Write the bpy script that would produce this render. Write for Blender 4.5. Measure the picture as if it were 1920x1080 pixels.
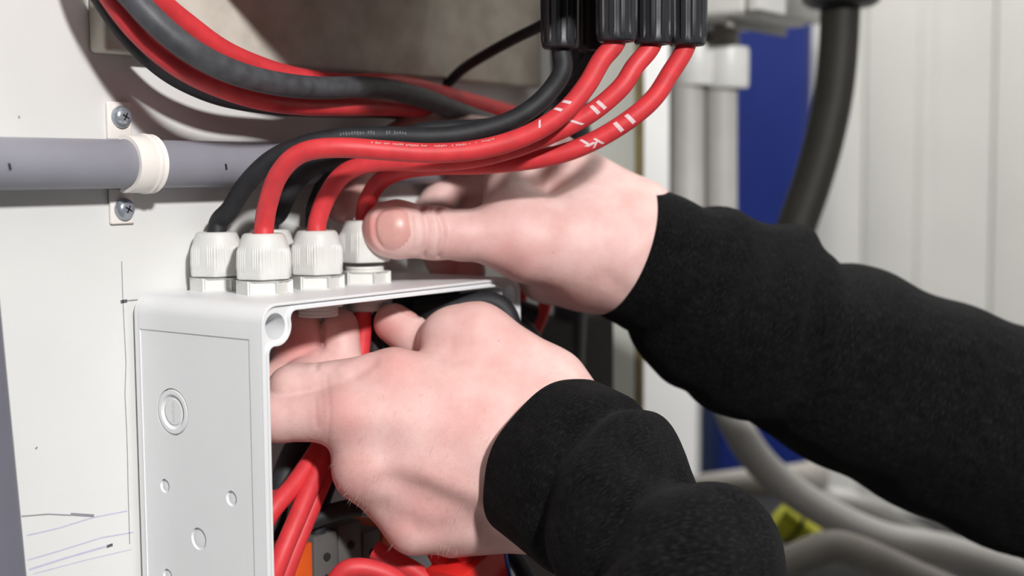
import bpy, bmesh, math, random
import numpy as np
from mathutils import Vector, Matrix

random.seed(7)
rng = np.random.default_rng(5)
SC = bpy.context.scene
COL = SC.collection
for _o in list(bpy.data.objects):
    bpy.data.objects.remove(_o)


def lin(c):
    return tuple(((v / 255) / 12.92 if v / 255 <= .04045 else ((v / 255 + .055) / 1.055) ** 2.4) for v in c) + (1,)


# ------------------------------------------------------------------ camera
# world: mounting wall is the plane y = 0, X runs along it, -Y comes out of it, metres
F = 2483.0
yaw, pit, rol = [math.radians(a) for a in (36.79, 4.837, -.431)]
BD = .092          # depth of the junction box
ZT = 1.300         # top of the junction box
fwd = np.array([math.cos(yaw) * math.cos(pit), math.sin(yaw) * math.cos(pit), -math.sin(pit)])
_r = np.cross(fwd, [0, 0, 1]); _r /= np.linalg.norm(_r)
_u = np.cross(_r, fwd)
RI = _r * math.cos(rol) + _u * math.sin(rol)
UP = _u * math.cos(rol) - _r * math.sin(rol)
CAM = np.array([-.3967, -.5256, 1.3555])
cd = bpy.data.cameras.new('camera'); cam = bpy.data.objects.new('camera', cd); COL.objects.link(cam)
cd.sensor_width = 36; cd.lens = 36 * F / 1920; cd.clip_start = .01; cd.clip_end = 50
cam.matrix_world = Matrix(((RI[0], UP[0], -fwd[0], CAM[0]), (RI[1], UP[1], -fwd[1], CAM[1]), (RI[2], UP[2], -fwd[2], CAM[2]), (0, 0, 0, 1)))
cd.dof.use_dof = True; cd.dof.focus_distance = .625; cd.dof.aperture_fstop = 4.8; cd.dof.aperture_blades = 7
SC.camera = cam


def at(px, py, d):                      # a point d metres deep in front of the camera
    return CAM + ((px - 960) / F * RI - (py - 540) / F * UP + fwd) * d


def on_y(px, py, y):                    # a point on a plane parallel to the mounting wall
    r = (px - 960) / F * RI - (py - 540) / F * UP + fwd
    return CAM + r * (y - CAM[1]) / r[1]


def on_x(px, py, x):
    r = (px - 960) / F * RI - (py - 540) / F * UP + fwd
    return CAM + r * (x - CAM[0]) / r[0]


# ------------------------------------------------------------------ world and lights
w = bpy.data.worlds.new('room_air'); SC.world = w; w.use_nodes = True
w.node_tree.nodes['Background'].inputs[0].default_value = (.92, .96, 1, 1)
w.node_tree.nodes['Background'].inputs[1].default_value = .035


def area(name, loc, target, size, power, col=(1, 1, 1), size_y=None):
    d = bpy.data.lights.new(name, 'AREA'); o = bpy.data.objects.new(name, d); COL.objects.link(o)
    d.energy = power; d.color = col; d.size = size
    if size_y:
        d.shape = 'RECTANGLE'; d.size_y = size_y
    o.location = loc
    o.rotation_euler = (Vector(target) - Vector(loc)).to_track_quat('-Z', 'Y').to_euler()
    return o


area('work_lamp', (-.83, -1.74, 2.20), (.1, 0, 1.32), .13, 46, (1, .985, .97))
area('far_wall_fill', (.80, .30, 2.52), (.95, .05, 1.2), .2, 15.5, (1, .98, .95), .7)  # unseen fill light, added to brighten the far wall
area('overhead_fill', (.30, -.60, 2.55), (.25, -.35, 1.2), .7, 3.5, (1, .98, .96), .5)  # soft overhead fill, added for the tops of hands and sleeves
SC.view_settings.view_transform = 'Standard'; SC.view_settings.look = 'None'
SC.view_settings.exposure = 0; SC.view_settings.gamma = 1; SC.view_settings.use_curve_mapping = False


# ------------------------------------------------------------------ materials
def mat(name, rgb, rough=.5, var=.06, vscale=60, bump=0., bscale=400, spec=.5, metal=0., rgb2=None, coat=0., sheen=0., bdist=.001):
    m = bpy.data.materials.new(name); m.use_nodes = True
    nt = m.node_tree; b = nt.nodes['Principled BSDF']
    b.inputs['Roughness'].default_value = rough; b.inputs['Metallic'].default_value = metal
    b.inputs['Specular IOR Level'].default_value = spec; b.inputs['Coat Weight'].default_value = coat
    b.inputs['Sheen Weight'].default_value = sheen
    tc = nt.nodes.new('ShaderNodeTexCoord')
    n = nt.nodes.new('ShaderNodeTexNoise'); n.inputs['Scale'].default_value = vscale; n.inputs['Detail'].default_value = 5
    nt.links.new(tc.outputs['Object'], n.inputs['Vector'])
    r = nt.nodes.new('ShaderNodeValToRGB')
    c = lin(rgb); c2 = lin(rgb2) if rgb2 else tuple(max(0, v * (1 - 2 * var)) for v in c[:3]) + (1,)
    r.color_ramp.elements[0].color = c2; r.color_ramp.elements[1].color = c
    r.color_ramp.elements[0].position = .33; r.color_ramp.elements[1].position = .62
    nt.links.new(n.outputs['Fac'], r.inputs['Fac']); nt.links.new(r.outputs['Color'], b.inputs['Base Color'])
    if bump:
        n2 = nt.nodes.new('ShaderNodeTexNoise'); n2.inputs['Scale'].default_value = bscale; n2.inputs['Detail'].default_value = 4
        nt.links.new(tc.outputs['Object'], n2.inputs['Vector'])
        bp = nt.nodes.new('ShaderNodeBump'); bp.inputs['Strength'].default_value = bump; bp.inputs['Distance'].default_value = bdist
        nt.links.new(n2.outputs['Fac'], bp.inputs['Height']); nt.links.new(bp.outputs['Normal'], b.inputs['Normal'])
    return m


M = {}
M['wall'] = mat('painted_board', (226, 226, 224), .55, .02, 14, .05, 300, .3)
M['box'] = mat('box_plastic', (236, 237, 239), .42, .01, 30, .04, 900, .45)
M['gland'] = mat('white_nylon', (224, 224, 220), .38, .03, 90, .05, 700, .5)
M['conduit'] = mat('grey_pvc', (146, 146, 156), .45, .03, 40, .03, 500, .4)
M['conduit_dark'] = mat('dark_grey_pvc', (112, 112, 124), .45, .03, 40, .03, 500, .4)
M['clip'] = mat('cream_plastic', (244, 238, 232), .35, .01, 50, 0, 0, .5)
M['screw'] = mat('zinc_screw', (176, 184, 194), .26, .1, 300, .1, 900, .7, .55)
M['red'] = mat('red_cable_jacket', (224, 62, 68), .5, .08, 120, .06, 1500, .45)
M['black_cable'] = mat('black_cable_jacket', (38, 39, 43), .6, .1, 150, .1, 1500, .45, rgb2=(30, 31, 34))
M['lit_black_cable'] = mat('lit_black_jacket', (80, 81, 86), .5, .1, 150, .1, 1500, .45, rgb2=(62, 63, 67))  # black jacket in a lighter grey: lamplight on it painted into the colour
M['black_gland'] = mat('black_nylon', (40, 40, 45), .42, .05, 150, .03, 900, .5)
M['print'] = mat('white_print', (235, 205, 208), .6, .05, 900)
M['print_dim'] = mat('faint_print', (226, 150, 150), .6, .1, 900)
M['print_grey'] = mat('grey_print', (92, 92, 98), .6, .1, 900)
M['board'] = mat('stained_grey_board', (210, 205, 194), .7, .1, 55, .15, 260, .2, rgb2=(188, 182, 170))
M['grey_strip'] = mat('grey_strip', (176, 177, 170), .6, .04, 12, .03, 300, .3)
M['edge_wood'] = mat('raw_board_edge', (112, 98, 62), .7, .12, 90)
M['far_wall'] = mat('cladding_paint', (206, 205, 201), .6, .02, 10, .03, 200, .2)
M['far_white'] = mat('pilaster_paint', (246, 246, 246), .6, .02, 10, .03, 200, .2)
M['blue'] = mat('blue_lacquer', (17, 36, 104), .5, .05, 20, .03, 300, .3)
M['navy'] = mat('navy_trim', (22, 34, 66), .5, .05, 20)
M['pipe'] = mat('light_grey_pipe', (176, 174, 172), .5, .03, 40, .03, 400, .35)
M['pipe_cable'] = mat('warm_grey_hose', (150, 146, 140), .6, .06, 40, .03, 400, .3)
M['thick_cable'] = mat('charcoal_cable', (38, 36, 31), .6, .06, 60, .05, 700, .3)
M['dark_duct'] = mat('dark_brown_duct', (36, 32, 30), .7, .15, 60, .1, 300, .2)
M['inv'] = mat('inverter_case', (196, 196, 194), .5, .03, 30, .04, 300, .4)
M['orange'] = mat('orange_terminal', (226, 92, 30), .45, .05, 100)
M['term'] = mat('grey_terminal', (96, 94, 92), .5, .05, 100)
M['blue_tab'] = mat('blue_terminal', (60, 110, 205), .45, .05, 100)
M['label_red'] = mat('red_label', (226, 44, 40), .45, .04, 100)
M['yellow'] = mat('yellow_green_sleeve', (196, 196, 40), .5, .08, 60)
M['dark_case'] = mat('black_case', (14, 14, 15), .6, .1, 40)
M['floor'] = mat('grey_floor', (110, 108, 104), .6, .1, 6)
M['pencil'] = mat('pencil_line', (150, 150, 158), .8, .1, 200)
M['pen'] = mat('violet_pen', (198, 196, 220), .8, .05, 200)
M['pencil_dark'] = mat('dark_pencil', (92, 96, 98), .8, .1, 200)
M['hole'] = mat('shadowed_socket', (30, 30, 32), .8, .1, 100)


def skin_material():
    m = bpy.data.materials.new('skin'); m.use_nodes = True
    nt = m.node_tree; b = nt.nodes['Principled BSDF']; N = nt.nodes.new; L = nt.links.new
    tc = N('ShaderNodeTexCoord')
    n = N('ShaderNodeTexNoise'); n.inputs['Scale'].default_value = 55; n.inputs['Detail'].default_value = 6; n.inputs['Roughness'].default_value = .6
    L(tc.outputs['Object'], n.inputs['Vector'])
    at_ = N('ShaderNodeAttribute'); at_.attribute_name = 'flush'
    r1 = N('ShaderNodeValToRGB')
    r1.color_ramp.elements[0].position = .3; r1.color_ramp.elements[0].color = lin((222, 177, 171))
    r1.color_ramp.elements[1].position = .68; r1.color_ramp.elements[1].color = lin((236, 201, 195))
    L(n.outputs['Fac'], r1.inputs['Fac'])
    mx = N('ShaderNodeMix'); mx.data_type = 'RGBA'
    L(at_.outputs['Fac'], mx.inputs['Factor']); L(r1.outputs['Color'], mx.inputs['A'])
    mx.inputs['B'].default_value = lin((216, 136, 132))
    # freckles
    v = N('ShaderNodeTexVoronoi'); v.inputs['Scale'].default_value = 210; L(tc.outputs['Object'], v.inputs['Vector'])
    n3 = N('ShaderNodeTexNoise'); n3.inputs['Scale'].default_value = 90; L(tc.outputs['Object'], n3.inputs['Vector'])
    fr = N('ShaderNodeMapRange'); fr.inputs['From Min'].default_value = .10; fr.inputs['From Max'].default_value = .16
    fr.inputs['To Min'].default_value = 1; fr.inputs['To Max'].default_value = 0; L(v.outputs['Distance'], fr.inputs['Value'])
    gt = N('ShaderNodeMapRange'); gt.inputs['From Min'].default_value = .60; gt.inputs['From Max'].default_value = .72; L(n3.outputs['Fac'], gt.inputs['Value'])
    mu = N('ShaderNodeMath'); mu.operation = 'MULTIPLY'; L(fr.outputs[0], mu.inputs[0]); L(gt.outputs[0], mu.inputs[1])
    mu2 = N('ShaderNodeMath'); mu2.operation = 'MULTIPLY'; L(mu.outputs[0], mu2.inputs[0]); mu2.inputs[1].default_value = .45
    mx2 = N('ShaderNodeMix'); mx2.data_type = 'RGBA'; L(mu2.outputs[0], mx2.inputs['Factor']); L(mx.outputs['Result'], mx2.inputs['A'])
    mx2.inputs['B'].default_value = lin((190, 120, 96))
    L(mx2.outputs['Result'], b.inputs['Base Color'])
    b.inputs['Subsurface Weight'].default_value = .18; b.inputs['Subsurface Radius'].default_value = (1, .35, .2); b.inputs['Subsurface Scale'].default_value = .004
    b.inputs['Roughness'].default_value = .52; b.inputs['Specular IOR Level'].default_value = .38
    # skin grain: stretched cells and fine noise
    vb = N('ShaderNodeTexVoronoi'); vb.inputs['Scale'].default_value = 900; vb.feature = 'DISTANCE_TO_EDGE'; L(tc.outputs['Object'], vb.inputs['Vector'])
    nb = N('ShaderNodeTexNoise'); nb.inputs['Scale'].default_value = 260; nb.inputs['Detail'].default_value = 5; L(tc.outputs['Object'], nb.inputs['Vector'])
    b1 = N('ShaderNodeBump'); b1.inputs['Strength'].default_value = .16; b1.inputs['Distance'].default_value = .0006; L(vb.outputs['Distance'], b1.inputs['Height'])
    b2 = N('ShaderNodeBump'); b2.inputs['Strength'].default_value = .25; b2.inputs['Distance'].default_value = .0008; L(nb.outputs['Fac'], b2.inputs['Height'])
    L(b1.outputs['Normal'], b2.inputs['Normal']); L(b2.outputs['Normal'], b.inputs['Normal'])
    return m


def fabric_material(name, rgb, stripe):
    m = bpy.data.materials.new(name); m.use_nodes = True
    nt = m.node_tree; b = nt.nodes['Principled BSDF']; N = nt.nodes.new; L = nt.links.new
    uv = N('ShaderNodeUVMap')
    tc = N('ShaderNodeTexCoord')
    w1 = N('ShaderNodeTexWave'); w1.inputs['Scale'].default_value = stripe; w1.bands_direction = 'X'; w1.inputs['Distortion'].default_value = 1.2
    w1.inputs['Detail'].default_value = 2; w1.inputs['Detail Scale'].default_value = 3
    L(uv.outputs['UV'], w1.inputs['Vector'])
    n = N('ShaderNodeTexNoise'); n.inputs['Scale'].default_value = 130; n.inputs['Detail'].default_value = 6; L(tc.outputs['Object'], n.inputs['Vector'])
    r = N('ShaderNodeValToRGB'); c = lin(rgb)
    r.color_ramp.elements[0].color = tuple(v * .6 for v in c[:3]) + (1,); r.color_ramp.elements[1].color = tuple(v * 1.5 for v in c[:3]) + (1,)
    r.color_ramp.elements[0].position = .35; r.color_ramp.elements[1].position = .7
    L(n.outputs['Fac'], r.inputs['Fac'])
    mp = N('ShaderNodeMapping'); mp.inputs['Scale'].default_value = (26, 150, 1); L(uv.outputs['UV'], mp.inputs['Vector'])
    ns = N('ShaderNodeTexNoise'); ns.inputs['Scale'].default_value = 1.6; ns.inputs['Detail'].default_value = 3; L(mp.outputs['Vector'], ns.inputs['Vector'])
    mr = N('ShaderNodeMapRange'); mr.inputs['From Min'].default_value = .5; mr.inputs['From Max'].default_value = .8; L(ns.outputs['Fac'], mr.inputs['Value'])
    mxs = N('ShaderNodeMix'); mxs.data_type = 'RGBA'; L(mr.outputs[0], mxs.inputs['Factor']); L(r.outputs['Color'], mxs.inputs['A'])
    mxs.inputs['B'].default_value = tuple(v * 6 for v in c[:3]) + (1,)
    L(mxs.outputs['Result'], b.inputs['Base Color'])
    b.inputs['Roughness'].default_value = .92; b.inputs['Specular IOR Level'].default_value = .08
    b.inputs['Sheen Weight'].default_value = .02; b.inputs['Sheen Roughness'].default_value = .5
    b1 = N('ShaderNodeBump'); b1.inputs['Strength'].default_value = .5; b1.inputs['Distance'].default_value = .0006; L(w1.outputs['Fac'], b1.inputs['Height'])
    n2 = N('ShaderNodeTexNoise'); n2.inputs['Scale'].default_value = 700; n2.inputs['Detail'].default_value = 3; L(tc.outputs['Object'], n2.inputs['Vector'])
    b2 = N('ShaderNodeBump'); b2.inputs['Strength'].default_value = .5; b2.inputs['Distance'].default_value = .0006; L(n2.outputs['Fac'], b2.inputs['Height'])
    L(b1.outputs['Normal'], b2.inputs['Normal']); L(b2.outputs['Normal'], b.inputs['Normal'])
    return m


M['skin'] = skin_material()
M['nail'] = mat('fingernail', (222, 168, 160), .36, .04, 200, .05, 600, .5)
M['fabric'] = fabric_material('black_sweatshirt_knit', (13, 13, 14), 60)
M['cuff'] = fabric_material('black_ribbed_cuff', (12, 12, 13), 36)


# ------------------------------------------------------------------ mesh helpers
def link(name, me, m=None, parent=None, smooth=True):
    o = bpy.data.objects.new(name, me); COL.objects.link(o)
    if m is not None and not me.materials:
        me.materials.append(m)
    if smooth and len(me.polygons):
        me.polygons.foreach_set('use_smooth', [True] * len(me.polygons))
    if parent is not None:
        o.parent = parent
    return o


def tag(o, label, cat, group=None, kind=None):
    o['label'] = label; o['category'] = cat
    if group: o['group'] = group
    if kind: o['kind'] = kind
    return o


def struct(o, label=None):
    o['kind'] = 'structure'
    if label: o['label'] = label
    return o


def empty(name, loc=(0, 0, 0)):
    o = bpy.data.objects.new(name, None); COL.objects.link(o); o.location = loc; o.empty_display_size = .02
    return o


def from_bm(bm, name):
    me = bpy.data.meshes.new(name); bmesh.ops.recalc_face_normals(bm, faces=bm.faces[:]); bm.to_mesh(me); bm.free()
    return me


def sharp(me, ang=35):
    me.polygons.foreach_set('use_smooth', [True] * len(me.polygons))
    try:
        me.set_sharp_from_angle(angle=math.radians(ang))
    except Exception:
        pass
    return me


def box_me(name, x0, x1, y0, y1, z0, z1, bev=.0, seg=2):
    bm = bmesh.new(); bmesh.ops.create_cube(bm, size=1)
    for v in bm.verts:
        v.co = Vector(((x0 + x1) / 2 + v.co.x * (x1 - x0), (y0 + y1) / 2 + v.co.y * (y1 - y0), (z0 + z1) / 2 + v.co.z * (z1 - z0)))
    if bev:
        bmesh.ops.bevel(bm, geom=bm.edges[:], offset=bev, segments=seg, affect='EDGES', profile=.5)
    return sharp(from_bm(bm, name))


def bxo(name, m, parent, x0, x1, y0, y1, z0, z1, bev=.0, seg=2):
    return link(name, box_me(name, x0, x1, y0, y1, z0, z1, bev, seg), m, parent)


def spline(pts, n=8, rad=None):
    P = [np.array(p, float) for p in pts]
    P = [2 * P[0] - P[1]] + P + [2 * P[-1] - P[-2]]
    out = []
    for i in range(1, len(P) - 2):
        p0, p1, p2, p3 = P[i - 1:i + 3]
        for k in range(n):
            t = k / n
            out.append(.5 * ((2 * p1) + (-p0 + p2) * t + (2 * p0 - 5 * p1 + 4 * p2 - p3) * t * t + (-p0 + 3 * p1 - 3 * p2 + p3) * t ** 3))
    out.append(P[-2])
    return np.array(out)


def frames(C):
    T = np.gradient(C, axis=0); T /= np.linalg.norm(T, axis=1)[:, None]
    a = np.array([0, 0, 1.]) if abs(T[0][2]) < .9 else np.array([1., 0, 0])
    n = a - T[0] * (a @ T[0]); n /= np.linalg.norm(n)
    Ns = []
    for t in T:
        n = n - t * (n @ t); n /= np.linalg.norm(n); Ns.append(n)
    Ns = np.array(Ns)
    return T, Ns, np.cross(T, Ns)


def tube_me(name, C, r, sides=18, cap=True):
    C = np.array(C); n = len(C)
    R = np.full(n, r) if np.isscalar(r) else np.array(r)
    T, A, B = frames(C)
    th = np.linspace(0, 2 * math.pi, sides, endpoint=False)
    V = C[:, None] + R[:, None, None] * (np.cos(th)[None, :, None] * A[:, None] + np.sin(th)[None, :, None] * B[:, None])
    V = V.reshape(-1, 3); Fs = []
    for i in range(n - 1):
        for j in range(sides):
            k = (j + 1) % sides
            Fs.append((i * sides + j, i * sides + k, (i + 1) * sides + k, (i + 1) * sides + j))
    if cap:
        Fs.append(tuple(range(sides - 1, -1, -1))); Fs.append(tuple(range((n - 1) * sides, n * sides)))
    me = bpy.data.meshes.new(name); me.from_pydata(V.tolist(), [], Fs); me.update()
    return sharp(me, 50)


def lathe_me(name, prof, seg=48, rfun=None):
    V = []; Fs = []
    n = len(prof)
    for i, (r, z) in enumerate(prof):
        for j in range(seg):
            a = 2 * math.pi * j / seg
            rr = r if rfun is None else rfun(r, z, a, i)
            V.append((rr * math.cos(a), rr * math.sin(a), z))
    for i in range(n - 1):
        for j in range(seg):
            k = (j + 1) % seg
            Fs.append((i * seg + j, i * seg + k, (i + 1) * seg + k, (i + 1) * seg + j))
    Fs.append(tuple(range(seg - 1, -1, -1))); Fs.append(tuple(range((n - 1) * seg, n * seg)))
    me = bpy.data.meshes.new(name); me.from_pydata(V, [], Fs); me.update()
    return sharp(me, 30)


def patch_on_tube(C, r, s0, s1, a0, a1, face, off=.00018, ns=4, na=6, slant=0.):
    """verts and faces of a printed patch on a tube; s is the length along it, a the angle from the side that faces `face`"""
    seg = np.r_[0, np.cumsum(np.linalg.norm(np.diff(C, axis=0), axis=1))]
    T = np.gradient(C, axis=0); T /= np.linalg.norm(T, axis=1)[:, None]
    V = []; Fs = []
    for i in range(ns + 1):
        for j in range(na + 1):
            a = a0 + (a1 - a0) * j / na
            s = s0 + (s1 - s0) * i / ns + slant * (j / na - .5)
            c = np.array([np.interp(s, seg, C[:, k]) for k in range(3)])
            t = np.array([np.interp(s, seg, T[:, k]) for k in range(3)]); t /= np.linalg.norm(t)
            n = face - c; n -= t * (n @ t); n /= np.linalg.norm(n)
            b = np.cross(t, n)
            V.append(c + (r + off) * (n * math.cos(a) + b * math.sin(a)))
    for i in range(ns):
        for j in range(na):
            k = i * (na + 1) + j
            Fs.append((k, k + 1, k + na + 2, k + na + 1))
    return V, Fs


def nearest_s(C, p):
    seg = np.r_[0, np.cumsum(np.linalg.norm(np.diff(C, axis=0), axis=1))]
    return seg[np.argmin(np.linalg.norm(C - p, axis=1))]


def pix_s(C, px, py):                   # length along a cable nearest to a sight line
    d = at(px, py, 1) - CAM; d /= np.linalg.norm(d)
    q = C - CAM; dist = np.linalg.norm(q - (q @ d)[:, None] * d, axis=1)
    seg = np.r_[0, np.cumsum(np.linalg.norm(np.diff(C, axis=0), axis=1))]
    return seg[np.argmin(dist)]


def mesh_vf(name, V, Fs):
    me = bpy.data.meshes.new(name); me.from_pydata([tuple(v) for v in V], [], Fs); me.update()
    return me


def strip_on_wall(name, pts, width, m, parent, y=-.00015):
    """a drawn line on the mounting wall: thin flat ribbon through (x, z) points"""
    V = []; Fs = []
    P = [np.array(p) for p in pts]
    for i, p in enumerate(P):
        d = P[min(i + 1, len(P) - 1)] - P[max(i - 1, 0)]; d = d / np.linalg.norm(d); nn = np.array([-d[1], d[0]]) * width / 2
        V += [(p[0] + nn[0], y, p[1] + nn[1]), (p[0] - nn[0], y, p[1] - nn[1])]
    for i in range(len(P) - 1):
        Fs.append((2 * i, 2 * i + 1, 2 * i + 3, 2 * i + 2))
    return link(name, mesh_vf(name, V, Fs), m, parent)


def curve_me(name, loops, depth, bev=0., res=1):
    """flat outline with holes, extruded: loops of (u, v) points; result lies in XY, thick in Z (0..depth)"""
    cu = bpy.data.curves.new(name, 'CURVE'); cu.dimensions = '2D'; cu.fill_mode = 'BOTH'
    cu.extrude = depth / 2 - bev; cu.bevel_depth = bev; cu.bevel_resolution = res; cu.offset = -bev
    for lp in loops:
        sp = cu.splines.new('POLY'); sp.points.add(len(lp) - 1); sp.use_cyclic_u = True
        for k, p in enumerate(lp):
            sp.points[k].co = (p[0], p[1], 0, 1)
    o = bpy.data.objects.new(name, cu); COL.objects.link(o)
    dg = bpy.context.evaluated_depsgraph_get(); dg.update()
    me = bpy.data.meshes.new_from_object(o.evaluated_get(dg)); bpy.data.objects.remove(o); bpy.data.curves.remove(cu)
    me.transform(Matrix.Translation((0, 0, depth / 2)))
    bm = bmesh.new(); bm.from_mesh(me); bmesh.ops.remove_doubles(bm, verts=bm.verts[:], dist=1e-6); bm.to_mesh(me); bm.free()
    me.name = name
    return me


# ------------------------------------------------------------------ the room
wall = bxo('wall_left', M['wall'], None, -1.4, .458, 0, .04, 0, 2.6)
struct(wall, 'white painted mounting wall behind the junction box')
tr = bxo('trim_1', M['edge_wood'], None, .458, .4695, -.004, .042, 0, 2.6, .001)
struct(tr, 'olive brown raw edge strip at the end of the white wall')
gs = bxo('trim_3', M['grey_strip'], None, .386, .4575, -.003, 0, 0, 2.6, .0008)
struct(gs, 'narrow grey upright panel strip at the right end of the white wall')
WR = 1.2
wr = bxo('wall_right', M['far_wall'], None, WR, WR + .05, -2.2, .75, 0, 2.6)
struct(wr, 'far pale wall of vertical cladding boards')
struct(bxo('wall_back', M['far_wall'], None, .47, WR, .70, .75, 0, 2.6))
struct(bxo('floor', M['floor'], None, -1.4, WR + .05, -2.4, .75, -.05, 0))
struct(bxo('ceiling', M['far_wall'], None, -1.4, WR + .05, -2.4, .75, 2.6, 2.65))
# cladding boards with a half-round rib in the middle, each a piece of the far wall
gy = [.1141, -.0434]
pitch_ = gy[0] - gy[1]
for k in range(-2, 9):
    y1 = gy[0] + pitch_ * -k
    y0 = y1 - pitch_
    bm = bmesh.new()
    prof = [(y0 + .0012, 0), (y0 + .0012, .008), (y0 + .004, .010)]
    ym = (y0 + y1) / 2
    for a in range(9):
        t = math.pi * a / 8
        prof.append((ym - .011 * math.cos(t), .010 + .0035 * math.sin(t)))
    prof += [(y1 - .004, .010), (y1 - .0012, .008), (y1 - .0012, 0)]
    vs = [[bm.verts.new((WR - h, y, z)) for (y, h) in prof] for z in (0.1, 2.55)]
    for i in range(len(prof) - 1):
        bm.faces.new((vs[0][i], vs[0][i + 1], vs[1][i + 1], vs[1][i]))
    bm.faces.new(vs[0]); bm.faces.new(vs[1][::-1])
    link('cladding_board', sharp(from_bm(bm, 'cladding_board'), 40), M['far_wall'], wr)
# pale pilaster beside the blue panel
pil = bxo('trim_2', M['far_white'], None, WR - .045, WR, on_x(1312, 600, WR - .045)[1], on_x(1185, 600, WR - .045)[1], 0, 2.6, .003)
struct(pil, 'wide white upright panel left of the blue panel')

# drawn lines on the wall
def wxz(px, py):
    q = on_y(px, py, 0); return (q[0], q[2])


for pts, wd, mm in (
    ([(228, 490), (230, 560), (233, 620), (236, 680), (234, 740), (237, 800), (239, 860), (240, 920), (243, 1020)], .0004, 'pencil'),
    ([(226, 566), (238, 564)], .0016, 'pencil_dark'), ([(238, 564), (258, 562)], .0006, 'pencil'),
    ([(40, 968), (90, 964), (132, 966)], .0006, 'pencil'), ([(132, 964), (176, 967)], .0013, 'pencil'),
    ([(50, 1004), (110, 990), (175, 970), (238, 958)], .0006, 'pen'), ([(52, 1050), (120, 1030), (190, 1008), (250, 998)], .0006, 'pen'),
    ([(54, 1068), (120, 1047), (200, 1024)], .0009, 'pen'), ([(200, 1025), (211, 1021)], .0014, 'pencil_dark'),
    ([(62, 1076), (160, 1050), (246, 1030)], .0004, 'pen'),
    ([(66, 842), (70, 838)], .0008, 'pencil'), ([(35, 217), (36, 222)], .0008, 'pencil'),
):
    strip_on_wall('drawn_line', [wxz(*p) for p in pts], wd, M[mm], wall)

# ------------------------------------------------------------------ grey board on the wall, upper left
bd = bxo('backing_board', M['board'], None, -.0185, .325, -.0125, 0, 1.4135, 1.95, .0022, 3)
tag(bd, 'stained grey backing board screwed to the wall behind the cable bundle', 'board')

# ------------------------------------------------------------------ inverter above the frame
inv = empty('inverter', (.15, -.12, 1.462))
tag(inv, 'pale grey inverter casing above the black cable glands', 'inverter')
bxo('casing', M['inv'], inv, -.119, .062, -.105, .1075, 0, .40, .004, 3)
bxo('bottom_plate', M['black_gland'], inv, -.04, .058, -.10, .0, -.003, .0, .001)
for k in range(9):
    bxo('cooling_fin', M['inv'], inv, .062, .070, -.095 + k * .022, -.091 + k * .022, .06, .38, .0008)


# ------------------------------------------------------------------ grey conduit with clip
CR = .0113
ca = on_y(0, 306.7, -.0132); cb = on_y(320, 307.5, -.0132)
dirc = (cb - ca) / np.linalg.norm(cb - ca)
c0, c1 = ca - dirc * .5, ca + dirc * .36
con = link('conduit', tube_me('conduit', [c0, ca, cb, c1], CR, 40), M['conduit'])
tag(con, 'grey plastic conduit running level along the white wall through the cream clip', 'conduit')
for (px, py) in ((13, 328), (418, 328)):
    q = on_y(px, py, -.022); s = nearest_s(np.linspace(c0, c1, 2000), q)
    V, Fs = patch_on_tube(np.linspace(c0, c1, 60), CR, s - .0006, s + .0006, -.13, .13, q + np.array([-.3, -.5, -.06]), slant=.0008)
    link('ink_mark', mesh_vf('ink_mark', V, Fs), M['hole'], con)
cl = empty('pipe_clip', (ca[0], 0, ca[2])); cs = on_y(224, 305, 0)[0]
cl.location = (cs, 0, (ca + dirc * ((cs - ca[0]) / dirc[0]))[2])
tag(cl, 'cream plastic saddle clip holding the grey conduit with two screws', 'clip')


def strap_part():
    bm = bmesh.new(); ro, ri_ = CR + .0022, CR + .0001
    yc = -.0132
    sec = []
    for (xx, dr) in ((-.0075, -.0002), (-.0072, .0), (.0028, .0), (.0036, .0007), (.0044, .0007), (.0052, -.0004), (.0062, -.0006), (.0075, 0.0005), (.0078, -.0002)):
        ring = []
        for a in range(25):
            t = math.pi * (-.08) + math.pi * 1.16 * a / 24
            rr = ro + dr
            ring.append(((xx, min(-.0002, yc - rr * math.sin(t)), rr * math.cos(t)), (xx, min(-.0001, yc - ri_ * math.sin(t)), ri_ * math.cos(t))))
        sec.append([[bm.verts.new(p) for p in q] for q in ring])
    for i in range(len(sec) - 1):
        for j in range(24):
            for k in (0, 1):
                bm.faces.new((sec[i][j][k], sec[i + 1][j][k], sec[i + 1][j + 1][k], sec[i][j + 1][k]))
    for i in (0, len(sec) - 1):
        for j in range(24):
            bm.faces.new((sec[i][j][0], sec[i][j][1], sec[i][j + 1][1], sec[i][j + 1][0]))
    return sharp(from_bm(bm, 'strap'), 40)


link('strap', strap_part(), M['clip'], cl)
for sgn in (1, -1):
    z0, z1 = sorted((sgn * .0115, sgn * (.0292 if sgn > 0 else .0282)))
    bxo('tab', M['clip'], cl, -.0072, .0062, -.0022, -.0001, z0, z1, .0008, 3)
    me = lathe_me('screw', [(.0052, 0), (.0052, .0010), (.0050, .0020), (.0042, .0032), (.0028, .0040), (.0012, .0043), (.0004, .0043)], 32)
    me.transform(Matrix.Rotation(math.pi / 2, 4, 'X'))
    sc_ = link('screw', me, M['screw'], cl); sc_.location = (-.0003, -.0022, sgn * (.0222 if sgn > 0 else .0212))
    for k in range(2):
        b_ = bxo('screw_slot', M['hole'], sc_, -.0019, .0019, -.00445, -.0040, -.00035, .00035)
        b_.rotation_euler = (0, .5 + k * math.pi / 2, 0)

# leaning conduit at the lower left corner
e0, e1 = on_y(-42, 690, -.013), on_y(-3, 1080, -.013)
dd = e1 - e0
con2 = link('conduit', tube_me('conduit', [e0 - dd * .45, e0, e1, e1 + dd * 2.5], .0113, 36), M['conduit_dark'])
tag(con2, 'dark grey leaning conduit at the lower left edge below the level one', 'conduit')

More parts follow.
